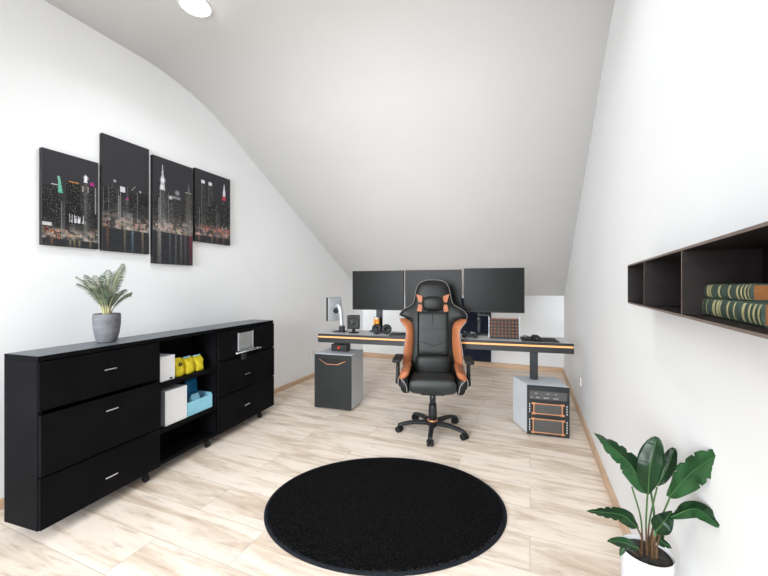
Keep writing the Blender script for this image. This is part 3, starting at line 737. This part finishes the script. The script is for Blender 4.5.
# ---------------- wall outlets
def outlet(label,x,y,z,rz):
    t=thing('wall_outlet',label,'wall outlet',(x,y,z),rz)
    bm=new(); box(bm,-.041,.041,-.009,0,-.041,.041,.003,2); obj('plate',bm,'white',t)
    bm=new(); lathe(bm,[(.019,-.0092),(.022,-.0105),(.022,-.0092)],24,axis='y'); lathe(bm,[(.019,-.0094),(.0005,-.0094)],24,axis='y'); o=obj('socket',bm,'white',t)
    bm=new(); cyl(bm,(-.009,-.0096,0),(-.009,-.0102,0),.0028,n=8); cyl(bm,(.009,-.0096,0),(.009,-.0102,0),.0028,n=8); obj('socket_holes',bm,'bezel',o)
outlet('small white wall outlet on the right wall above the baseboard',XR-.001,3.86,.34,-PI/2)
outlet('small white wall outlet on the left wall beside the left desk cabinet',XL+.001,4.12,.33,PI/2)

# ================================================================ GAMING CHAIR
cx_,cy_=world(.4184,3.05)
ch=thing('gaming_chair','black and copper gaming chair with head and lumbar pillows, facing out from the desk','chair',(cx_,cy_,0),math.radians(14.5))
def Z(py,dy=0): return H-(py-HY)*(3.05+dy)/F
def K(dy=0): return (3.05+dy)/F
def dyb(z): return interp([(.45,.195),(.80,.205),(1.30,.265)],z)
# half width table by picture height
HW=[(279.6,3),(280.4,8),(282,12.5),(284.5,15),(289,16.8),(295,18),(302,19),(305.5,22),(308,27.5),(311,31.5),(315,33.6),(318.5,33.2),(321.5,31.6),(325,28.6),(328,26.8),(332,26),(337,26.6),(346,28.2),(358,29.6),(366,29.2),(371,27.5),(375,24)]
WI=[(279,99),(317,99),(317.01,27),(321,22),(326,20),(337,19.4),(350,20),(362,22),(371,23),(376,22)]
bm=new(); rings=[]
ys=[375,371,366,360,354,348,342,336,331,327,323.5,320.5,318,315,312,309.5,307.5,305.5,303,299,295,290,286,283.5,282,281,280.2,279.6]
for py in ys:
    z=Z(py,.22); dy=dyb(z); hw=min(interp(HW,py),interp(WI,py)+1.5)*K(.22); 
    th=.052 if py>284 else .052*max(.25,(py-278)/6)
    fwd=.0
    ring=[]
    for k in range(40):
        a,b_=sup(2*PI*k/40,3.0)
        x=a*hw; y=dy+b_*th
        if py<318.5 and b_<0 : y-= .022*min(1,max(0,(abs(x)-.15)/.12))   # shoulders curl forward
        ring.append(Vector((x,y,z)))
    rings.append(ring)
loft(bm,rings); obj('backrest',bm,'leather',ch,True)
# wings: copper side bolsters
for sg in (-1,1):
    bm=new(); rings=[]
    for py in [374.5,372,369,364,358,350,342,336,331,327,324,321.5,319.8,318.6]:
        z=Z(py,.2); dy=dyb(z); ho=interp(HW,py)*K(.17); hi_=max(.02,min(interp(WI,py),interp(HW,py)-1.0))*K(.17)
        if py<321.5: hi_+= (321.5-py)*.0035
        if py>371: hi_+=(py-371)*.003
        mc=(ho+hi_)/2; hw=max(.004,(ho-hi_)/2+.006); mc-=.004; th=.056*min(1,max(.25,(py-318)/5))
        ring=[]
        for k in range(24):
            a,b_=sup(2*PI*k/24,2.5); ring.append(Vector((sg*(mc+a*hw), dy-.030-.035*a+b_*th,z)))
        rings.append(ring)
    loft(bm,rings); o=obj('side_bolster',bm,'copper',ch,True); o['label']='copper side bolster'
# inset back panel with stitched seams (front centre)
bm=new(); rings=[]
for py in [358,350,342,335,328,322,316,311.5]:
    z=Z(py,.16); dy=dyb(z); hw=14.2*K(.16); ring=[]
    for k in range(24):
        a,b_=sup(2*PI*k/24,4); ring.append(Vector((a*hw,dy-.050+b_*.011,z)))
    rings.append(ring)
loft(bm,rings); bp=obj('center_panel',bm,'leather_grey',ch,True)
bm=new()
for py,dv in ((329,0),(341,5),(350,5)):
    for sg in (-1,1):
        tube(bm,[(0,dyb(Z(py+dv))-.061,Z(py+dv,.16)),(sg*.06,dyb(Z(py))-.062,Z(py+dv*.4,.16)),(sg*.118,dyb(Z(py))-.060,Z(py,.16))],.0022,6)
tube(bm,[(0,dyb(Z(345))-.0615,Z(356,.16)),(0,dyb(Z(320))-.0615,Z(314,.16))],.0018,6)
obj('stitching',bm,'fabric',bp)
for sg in (-1,1):
    bm=new(); pts=[(sg*14.6*K(.16),dyb(Z(py))-.063,Z(py,.16)) for py in (357,345,330,318,312)]; tube(bm,pts,.0065,8); obj('webbing_strap',bm,'fabric',ch,True)
# belt eyelets
for sg in (-1,1):
    bm=new(); rings=[]
    for sc_,yy in ((1,.0),(1.05,-.006),(.82,-.009),(.72,-.004),(.72,.003)):
        rings.append([Vector((sg*8.4*K(.16)+sup(2*PI*k/24,2.8)[0]*.037*sc_+sg*0,dyb(Z(312))-.060+yy,Z(311.8,.16)+sup(2*PI*k/24,2.8)[1]*.019*sc_)) for k in range(24)])
    loft(bm,rings,False); obj('eyelet',bm,'plastic',ch,True)
    bm=new(); rings=[[Vector((sg*8.4*K(.16)+sup(2*PI*k/24,2.8)[0]*.026*q,dyb(Z(312))-.0585-.002*(1-q),Z(311.8,.16)+sup(2*PI*k/24,2.8)[1]*.012*q)) for k in range(24)] for q in (1,.5,.02)]
    loft(bm,rings,False); obj('eyelet_opening',bm,'front',ch,True)
# pale piping round the head and shoulders
bm=new()
for sg in (-1,1):
    pts=[]
    for py in [318.5,315,312,309.5,307,304,300,295,290,286,283,281.3,280.1]:
        z=Z(py,.22); dy=dyb(z); pts.append((sg*(interp(HW,py)*K(.22)-.004),dy-.038,z))
    pts.append((0,dyb(1.29)-.030,Z(279.8,.22)))
    tube(bm,smoothcurve(pts,3),.0018,6)
    pts=[(sg*(interp(HW,py)*K(.16)-.004+.004),dyb(Z(py))-.10,Z(py,.2)) for py in (320,322,325,328,332,338,346,356,364,370,374)]
    tube(bm,smoothcurve(pts,3),.003,6)
obj('piping',bm,'piping',ch,True)
# head pillow with copper ends
bm=new(); cushion(bm,(0,dyb(Z(303))-.078,Z(304,.12)),22*K(.12),.075,15*K(.12),3.0); hp=obj('head_pillow',bm,'leather',ch,True)
for sg in (-1,1):
    for (pa,pb) in ((294,302.5),(304.5,312)):
        bm=new(); za,zc=Z(pb,.16),Z(pa,.16); xi,xo=9.8*K(.16),(16.2 if pa<300 else 15)*K(.16); y=dyb(za)-.062
        up_=(pa<300)
        k_=K(.16); pts=[(10*k_,za),(14.2*k_,za),(16.6*k_,zc),(10.3*k_,zc-.018)] if up_ else [(11.2*k_,za),(15.8*k_,za+.006),(14.4*k_,zc),(9.6*k_,zc)]
        prism(bm,pts,0,.018,bev=.003)
        for v in bm.verts: v.co=Vector((sg*v.co.x,y-.012+v.co.z,v.co.y))
        obj('pillow_strap',bm,'copper',hp)
# lumbar pillow
bm=new(); cushion(bm,(0,dyb(.5)-.115,Z(364.0,.05)-.01),35*K(.05),.13,20*K(.05),4.5); obj('lumbar_pillow',bm,'leather',ch,True)
# seat
zs0,zs1=.392,.500
bm=new(); rings=[]
for y in (-.265,-.258,-.235,-.18,-.05,.10,.18,.20):
    q=1 if -.23<y<.15 else .93
    rr=[]
    for k in range(36):
        a,b_=sup(2*PI*k/36,4.5); rr.append(Vector((a*.187*(1 if q==1 else .985),y,(zs0+zs1)/2+.006*(y<0)+b_*(zs1-zs0)/2*(1.12 if y<0 else 1.0)*(q if y>-.26 else .75)-.006*(y>0.0))))
    rings.append(rr)
loft(bm,rings); obj('seat',bm,'leather_grey',ch,True)
for sg in (-1,1):
    bm=new(); rings=[]
    for y,q in ((-.272,.45),(-.266,.8),(-.245,1),(-.10,1),(.06,1),(.12,.9),(.14,.5)):
        rings.append([Vector((sg*(.226+sup(2*PI*k/20,2.8)[0]*.037*q+.012*sup(2*PI*k/20,2.8)[1]),y,.465+sup(2*PI*k/20,2.8)[1]*.072*q)) for k in range(20)])
    loft(bm,rings); o=obj('seat_bolster',bm,'leather',ch,True)
    bm=new(); rings=[]
    for y,q in ((-.274,.4),(-.268,.75),(-.25,1),(-.10,1.05),(.06,1.1),(.12,.9),(.14,.4)):
        rings.append([Vector((sg*(.226+sup(2*PI*k/20,2.3)[0]*.040*q),y,.540+sup(2*PI*k/20,2.3)[1]*.030*q-sup(2*PI*k/20,2.3)[0]*.020)) for k in range(20)])
    loft(bm,rings); o=obj('bolster_top',bm,'copper',o,True); o['label']='copper top of the seat bolster'
    bm=new(); tube(bm,smoothcurve([(sg*.258,-.262,.415),(sg*.272,-.262,.470),(sg*.268,-.255,.515),(sg*.262,-.10,.525)],4),.0028,6); tube(bm,smoothcurve([(sg*.200,-.275,.410),(sg*.212,-.277,.470),(sg*.250,-.270,.515)],4),.0028,6); obj('bolster_piping',bm,'piping',o.parent,True)
# mechanism, lift and base
bm=new(); box(bm,-.10,.10,-.13,.12,.345,.398,.01,2); mech=obj('tilt_mechanism',bm,'plastic',ch)
bm=new(); tube(bm,[(-.09,-.05,.37),(-.18,-.07,.372),(-.215,-.075,.365)],[.006,.006,.009],8); box(bm,-.25,-.195,-.09,-.058,.352,.366,.005,2); obj('lever',bm,'plastic',mech)
bm=new(); cyl(bm,(0,0,.23),(0,0,.346),.026,n=24); o=obj('gas_lift',bm,'metalblack',ch,True)
bm=new(); lathe(bm,[(.0005,.105),(.036,.105),(.036,.16),(.034,.22),(.031,.24),(.0005,.24)],28); obj('lift_sleeve',bm,'plastic',ch,True)
bm=new(); lathe(bm,[(.030,.094),(.046,.094),(.046,.104),(.038,.108),(.030,.108)],28); obj('copper_ring',bm,'copperm',ch,True)
bm=new(); lathe(bm,[(.0005,.05),(.040,.05),(.046,.060),(.046,.088),(.040,.0935),(.0005,.0935)],28)
angs=[-94,-28,46,124,190]; RR=.288
for a in angs:
    a=math.radians(a); d=Vector((math.cos(a),math.sin(a),0)); s_=Vector((-d.y,d.x,0)); rings=[]
    for q,(r,zc,w,h_) in enumerate(((.02,.078,.026,.020),(.08,.083,.024,.020),(.16,.084,.021,.017),(.23,.076,.019,.015),(.275,.066,.019,.014),(.300,.060,.016,.011))):
        rings.append([d*r+s_*(sup(2*PI*k/16,3)[0]*w)+Vector((0,0,zc+sup(2*PI*k/16,3)[1]*h_)) for k in range(16)])
    loft(bm,rings)
obj('star_base',bm,'plastic',ch,True)
cm=None
for i,a in enumerate(angs):
    a=math.radians(a)
    if cm is None:
        bm=new()
        for s_ in (-1,1): cyl(bm,(s_*.006,0,.027),(s_*.026,0,.027),.027,.025,n=20)
        box(bm,-.005,.005,-.014,.018,.018,.048,.003,1); cyl(bm,(0,0,.040),(0,0,.058),.007,n=10)
        lathe(bm,[(.029,-.021),(.029,.021)],1) if False else None
        cm=obj('castor',bm,'rubber',ch); c=cm
    else: c=cm.copy(); col.objects.link(c); c.parent=ch
    c.location=(math.cos(a)*RR,math.sin(a)*RR,0); c.rotation_euler=(0,0,[0.1,.7,.4,-.5,1.0][i])
# armrests
for sg in (-1,1):
    X=sg*.298; zt_=.665
    bm=new(); rings=[]
    for z,w,d_ in ((.445,.017,.030),(.46,.021,.036),(.50,.018,.032),(.58,.015,.027),(.635,.014,.026),(.645,.022,.04)):
        rings.append([Vector((X+sup(2*PI*k/20,3)[0]*w,-.02+sup(2*PI*k/20,3)[1]*d_,z-.035)) for k in range(20)])
    loft(bm,rings); tube(bm,smoothcurve([(X,-.02,.425),(X-sg*.02,-.02,.392),(X-sg*.08,-.02,.378),(sg*.105,-.02,.378)],5),.013,8)
    ar=obj('armrest',bm,'plastic',ch,True)
    bm=new(); box(bm,X-.036,X+.036,-.16,.10,zt_-.052,zt_-.022,.012,3); obj('arm_pad',bm,'rubber',ar,True)

# ================================================================ WALL SHELF with books
P0=Vector((.362,1.688)); DS=Vector((-.0732,-.9973)); zlo,zhi=1.1815,1.3335; bt=.0055; TE=1.42
def sp(t): return P0+DS*t
wx=XR-.001
sh=thing('wall_shelf','long dark brown open compartment shelf mounted on the right wall','shelf',(0,0,0))
p0,pE=sp(0),sp(TE)
def board(name,z0,z1):
    bm=new(); prism(bm,[(p0.x,p0.y),(wx,p0.y),(wx,pE.y),(pE.x,pE.y)],z0,z1)
    for f in bm.faces:
        f.normal_update()
        if abs(f.normal.x)>.9 and f.calc_center_median().x<.4: f.material_index=1
    o=obj(name,bm,['shelf','shelfedge'],sh); return o
board('bottom_board',zlo,zlo+bt); board('top_board',zhi-bt,zhi)
for t0,name in ((0,'end_panel'),(.312,'divider'),(.712,'divider'),(TE-bt,'end_panel')):
    a=sp(t0); b_=sp(t0+(bt if t0 else bt)); bm=new(); prism(bm,[(a.x,a.y),(wx-.006,a.y),(wx-.006,b_.y),(b_.x,b_.y)],zlo+bt+.0002,zhi-bt-.0002)
    for f in bm.faces:
        f.normal_update()
        if abs(f.normal.x)>.9 and f.calc_center_median().x<.4: f.material_index=1
    obj(name,bm,['shelf','shelfedge'],sh)
bm=new(); box(bm,wx-.0055,wx,pE.y,p0.y,zlo+bt+.0002,zhi-bt-.0002); obj('back_panel',bm,'shelf',sh)
def book(label,a,b_,z0,th,depth,bands):
    a=Vector(a); b_=Vector(b_); d=(b_-a); L_=d.length; rz=math.atan2(d.y,d.x)   # x from far end towards the near end, y towards the wall
    t=thing('book',label,'book',(a.x,a.y,z0),rz,'two green and gold leather books')
    r=th/2
    # cover: spine rounded at y=0, boards going to +y (wall side)
    bm=new(); sec=[]
    for k in range(9):
        q=PI/2+PI*k/8; sec.append((.005+math.cos(q)*.006,r+math.sin(q)*r))
    outer=[(depth,th)]+sec+[(depth,0)]
    inner=[(depth,.0025)]+[(.004,.0025),(.004,th-.0025)]+[(depth,th-.0025)]
    pts=outer+inner
    va=[bm.verts.new((0,p[0],p[1])) for p in pts]; vb=[bm.verts.new((L_,p[0],p[1])) for p in pts]; n=len(pts)
    for i in range(n): bm.faces.new((va[i],va[(i+1)%n],vb[(i+1)%n],vb[i]))
    bm.faces.new(va[::-1]); bm.faces.new(vb); obj('cover',bm,'bookgreen',t)
    bm=new(); box(bm,.004,L_-.002,.0045,depth-.004,.0027,th-.0027); obj('pages',bm,'pages',t)
    for u,wd in bands:
        bm=new(); pr=[(.006+math.cos(PI/2+PI*k/8)*.0078,r+math.sin(PI/2+PI*k/8)*(r+.0002)) for k in range(9)]
        R_=[[Vector((x,p[0],p[1])) for p in pr] for x in (u*L_-wd/2,u*L_+wd/2)]
        loft(bm,R_,False,closed=False); o=obj('gold_band',bm,'gold',t)
    return t
bk1=[(.03,.008),(.07,.012),(.15,.010),(.30,.014),(.345,.006),(.47,.014),(.51,.008),(.64,.010),(.77,.008),(.87,.008),(.915,.006),(.955,.007),(.99,.004)]
bk2=[(.03,.008),(.08,.012),(.22,.006),(.30,.014),(.35,.006),(.42,.005),(.52,.014),(.57,.012),(.60,.006),(.69,.008),(.76,.006),(.85,.010),(.905,.007),(.945,.007),(.985,.006)]
book('green and gold leather book lying beneath the other on the wall shelf',(.3585,1.115),(.3235,.712),zlo+bt+.0005,.0370,.085,bk2)
book('green and gold leather book lying on top of the other on the wall shelf',(.3605,1.115),(.3315,.760),zlo+bt+.0380,.0290,.080,bk1)

# ================================================================ LARGE PLANT
PF=1.12; pc=Vector(W(646.5,550,PF)); pr=.072; pz=.417
pb=thing('potted_plant','tall plant with big dark green leaves in a ribbed white pot by right wall','potted plant',(pc.x,pc.y,0))
bm=new(); prf=[(.0005,0),(.058,0),(.061,.004)]
for k in range(60):
    z=.006+k*(pz-.012)/59; r=.0585+(.0700-.0585)*z/pz+.0014*math.sin(k*PI/2.5); prf.append((r,z))
prf+=[(.0722,pz-.004),(.0727,pz),(.0705,pz+.001),(.067,pz-.004),(.066,pz-.025),(.0005,pz-.026)]
lathe(bm,prf,56); obj('pot',bm,'pot_white',pb,True)
bm=new(); lathe(bm,[(.0005,pz-.008),(.03,pz-.007),(.0658,pz-.011)],24); obj('soil',bm,'soil',pb,True)
soil=Vector((0,0,pz-.02))
def loc_(px,py,fw): return W(px,py,fw)-Vector((pc.x,pc.y,0))
camloc=Vector((0,0,H))-Vector((pc.x,pc.y,0))
def leaf(base,mid,tip,width,face=(0,0,0),fold=.25,wave=.006,m=('leaf','leaf2'),shape=1.0,tears=0,seed=0,blunt=False):
    R_=random.Random(seed)
    pts=smoothcurve([base,mid,tip],14); n=len(pts)-1
    bm=new(); rows=[]; ribpts=[]
    nc=5
    for i,p in enumerate(pts):
        t=i/n; tan=(pts[min(i+1,n)]-pts[max(i-1,0)]).normalized()
        view=(camloc-p).normalized()+Vector(face); view=(view-tan*view.dot(tan)).normalized()
        side=tan.cross(view).normalized()
        w=width/2*(math.sin(PI*min(1,(t**.72)*.985+.012))**.75)*shape
        if blunt: w=width/2*max(.02,math.sin(PI*min(1,(t**1.12)*.99+.006)))**.52
        row=[]
        for k in range(-nc,nc+1):
            s_=k/nc; ww=w
            if tears and abs(s_)>.45:
                q=(t*tears+ (s_>0)*.37)%1
                if q<.18 and t>.3: ww=w*(.72+.1*R_.random())
            off=-view*fold*abs(s_)*w*1.1+view*fold*.5*w*(s_*s_)+view*wave*math.sin(t*16+s_*2+seed)*abs(s_)
            ripple=view*.0012*math.sin(t*70)*min(1,abs(s_)*2)*(1 if abs(k)<nc else .4)
            row.append(bm.verts.new(p+side*s_*ww+off+ripple))
        rows.append(row); ribpts.append(p+view*.0012)
    for i in range(n):
        for k in range(2*nc):
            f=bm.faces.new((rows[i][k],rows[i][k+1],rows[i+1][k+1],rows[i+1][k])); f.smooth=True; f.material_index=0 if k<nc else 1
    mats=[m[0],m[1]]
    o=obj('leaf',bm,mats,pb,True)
    md=o.modifiers.new('thickness','SOLIDIFY'); md.thickness=.0009
    bm=new(); tube(bm,ribpts[:-1],[.0016*(1-.8*i/n)+.0003 for i in range(n)],6); obj('midrib',bm,'rib',o,True)
    return o
def stem(a,b_,c,r=.0035):
    bm=new(); pts=smoothcurve([a,b_,c],8); n=len(pts)-1
    tube(bm,pts,[r*(1.7-1.0*min(1,i/5)) for i in range(n+1)],8); 
    for f in bm.faces:
        f.material_index=1 if f.calc_center_median().z<pz+.075 else 0
    obj('stem',bm,['stem','stembase'],pb,True)
f0=PF
def LW(px): return px*PF/F
G=('leaf','leaf2'); D_=('leaf','leaf')
# big upper left leaf
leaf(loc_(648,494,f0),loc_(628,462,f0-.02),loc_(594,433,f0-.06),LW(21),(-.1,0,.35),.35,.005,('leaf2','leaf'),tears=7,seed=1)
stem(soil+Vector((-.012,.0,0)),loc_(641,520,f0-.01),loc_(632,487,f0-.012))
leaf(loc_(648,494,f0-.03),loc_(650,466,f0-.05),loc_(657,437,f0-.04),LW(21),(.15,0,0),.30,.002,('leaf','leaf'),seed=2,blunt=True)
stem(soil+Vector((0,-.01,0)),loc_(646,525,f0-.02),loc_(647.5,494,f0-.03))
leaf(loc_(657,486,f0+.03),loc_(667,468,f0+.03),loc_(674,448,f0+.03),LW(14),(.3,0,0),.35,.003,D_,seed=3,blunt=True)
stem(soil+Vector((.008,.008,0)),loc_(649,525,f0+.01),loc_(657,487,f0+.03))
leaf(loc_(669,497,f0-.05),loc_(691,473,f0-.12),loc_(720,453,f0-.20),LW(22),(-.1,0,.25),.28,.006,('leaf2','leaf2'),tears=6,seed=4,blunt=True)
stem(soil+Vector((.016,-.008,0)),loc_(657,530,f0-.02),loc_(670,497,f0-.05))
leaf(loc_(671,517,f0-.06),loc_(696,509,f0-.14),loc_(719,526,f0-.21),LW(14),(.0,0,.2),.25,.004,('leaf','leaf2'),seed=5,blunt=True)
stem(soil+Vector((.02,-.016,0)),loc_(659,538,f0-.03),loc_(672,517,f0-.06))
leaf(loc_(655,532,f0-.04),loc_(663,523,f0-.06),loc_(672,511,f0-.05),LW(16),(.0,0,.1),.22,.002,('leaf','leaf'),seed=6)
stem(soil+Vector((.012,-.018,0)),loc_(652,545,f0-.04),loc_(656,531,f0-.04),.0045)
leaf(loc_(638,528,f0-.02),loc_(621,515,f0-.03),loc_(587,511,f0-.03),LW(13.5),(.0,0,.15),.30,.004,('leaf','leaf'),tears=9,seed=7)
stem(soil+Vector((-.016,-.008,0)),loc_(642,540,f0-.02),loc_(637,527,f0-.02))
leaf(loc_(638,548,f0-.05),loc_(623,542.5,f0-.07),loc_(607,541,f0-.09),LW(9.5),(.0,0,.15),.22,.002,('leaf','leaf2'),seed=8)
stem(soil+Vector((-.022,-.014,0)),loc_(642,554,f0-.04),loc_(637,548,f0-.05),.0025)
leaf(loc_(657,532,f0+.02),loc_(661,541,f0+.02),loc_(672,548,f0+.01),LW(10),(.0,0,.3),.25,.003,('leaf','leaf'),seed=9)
stem(soil+Vector((.018,.006,0)),loc_(653,543,f0+.01),loc_(658,533,f0+.02),.003)
leaf(loc_(624,548,f0-.07),loc_(622,551,f0-.07),loc_(620,556,f0-.07),LW(4.5),(0,0,0),.2,.001,('leaf','leaf'),seed=10)
stem(soil+Vector((-.024,-.02,0)),loc_(635,553,f0-.05),loc_(624,548,f0-.07),.002)
stem(soil+Vector((.004,.012,0)),loc_(654,520,f0+.0),loc_(651,492,f0+.01),.0045)

# ================================================================ LIGHT AND CAMERA
def area(name,loc,rot,sx,sy,power,color,shape='RECTANGLE'):
    l=bpy.data.lights.new(name,'AREA'); l.shape=shape; l.size=sx; l.size_y=sy; l.energy=power; l.color=color
    o=bpy.data.objects.new(name,l); o.location=loc; o.rotation_euler=rot; col.objects.link(o); return o
area('window_daylight',((wx0+wx1)/2,YF+.28,(wz0+wz1)/2),(PI/2-math.radians(8),0,0),wx1-wx0-.1,wz1-wz0-.3,200,(.90,.95,1.0)).data.spread=math.radians(76)
for i,(x,y) in enumerate(LAMPS):  # rear pair has no known fixtures, added out of view to even the light
    area('ceiling_area_light',(x,y,CZ-.02),(0,0,0),.17,.17,(10.5 if i<2 else 6),(.96,.985,1.0),'DISK').data.spread=math.radians(140)
w=bpy.data.worlds.new('sky'); bpy.context.scene.world=w; w.use_nodes=True
nt=w.node_tree; bg=nt.nodes['Background']; bg.inputs[0].default_value=(.85,.92,1,1); bg.inputs[1].default_value=1.0
cam=bpy.data.cameras.new('camera'); cam.lens=F/768*36; cam.sensor_width=36; cam.shift_y=-2/768; cam.clip_start=.02
co=bpy.data.objects.new('camera',cam); co.location=(0,0,H); co.rotation_euler=(PI/2,0,math.radians(22.357)); col.objects.link(co)
sc=bpy.context.scene; sc.camera=co
sc.view_settings.view_transform='Standard'; sc.view_settings.look='None'; sc.view_settings.gamma=1; sc.view_settings.use_curve_mapping=False
sc.view_settings.exposure=-0.85
sc.cycles.max_bounces=12; sc.cycles.diffuse_bounces=8
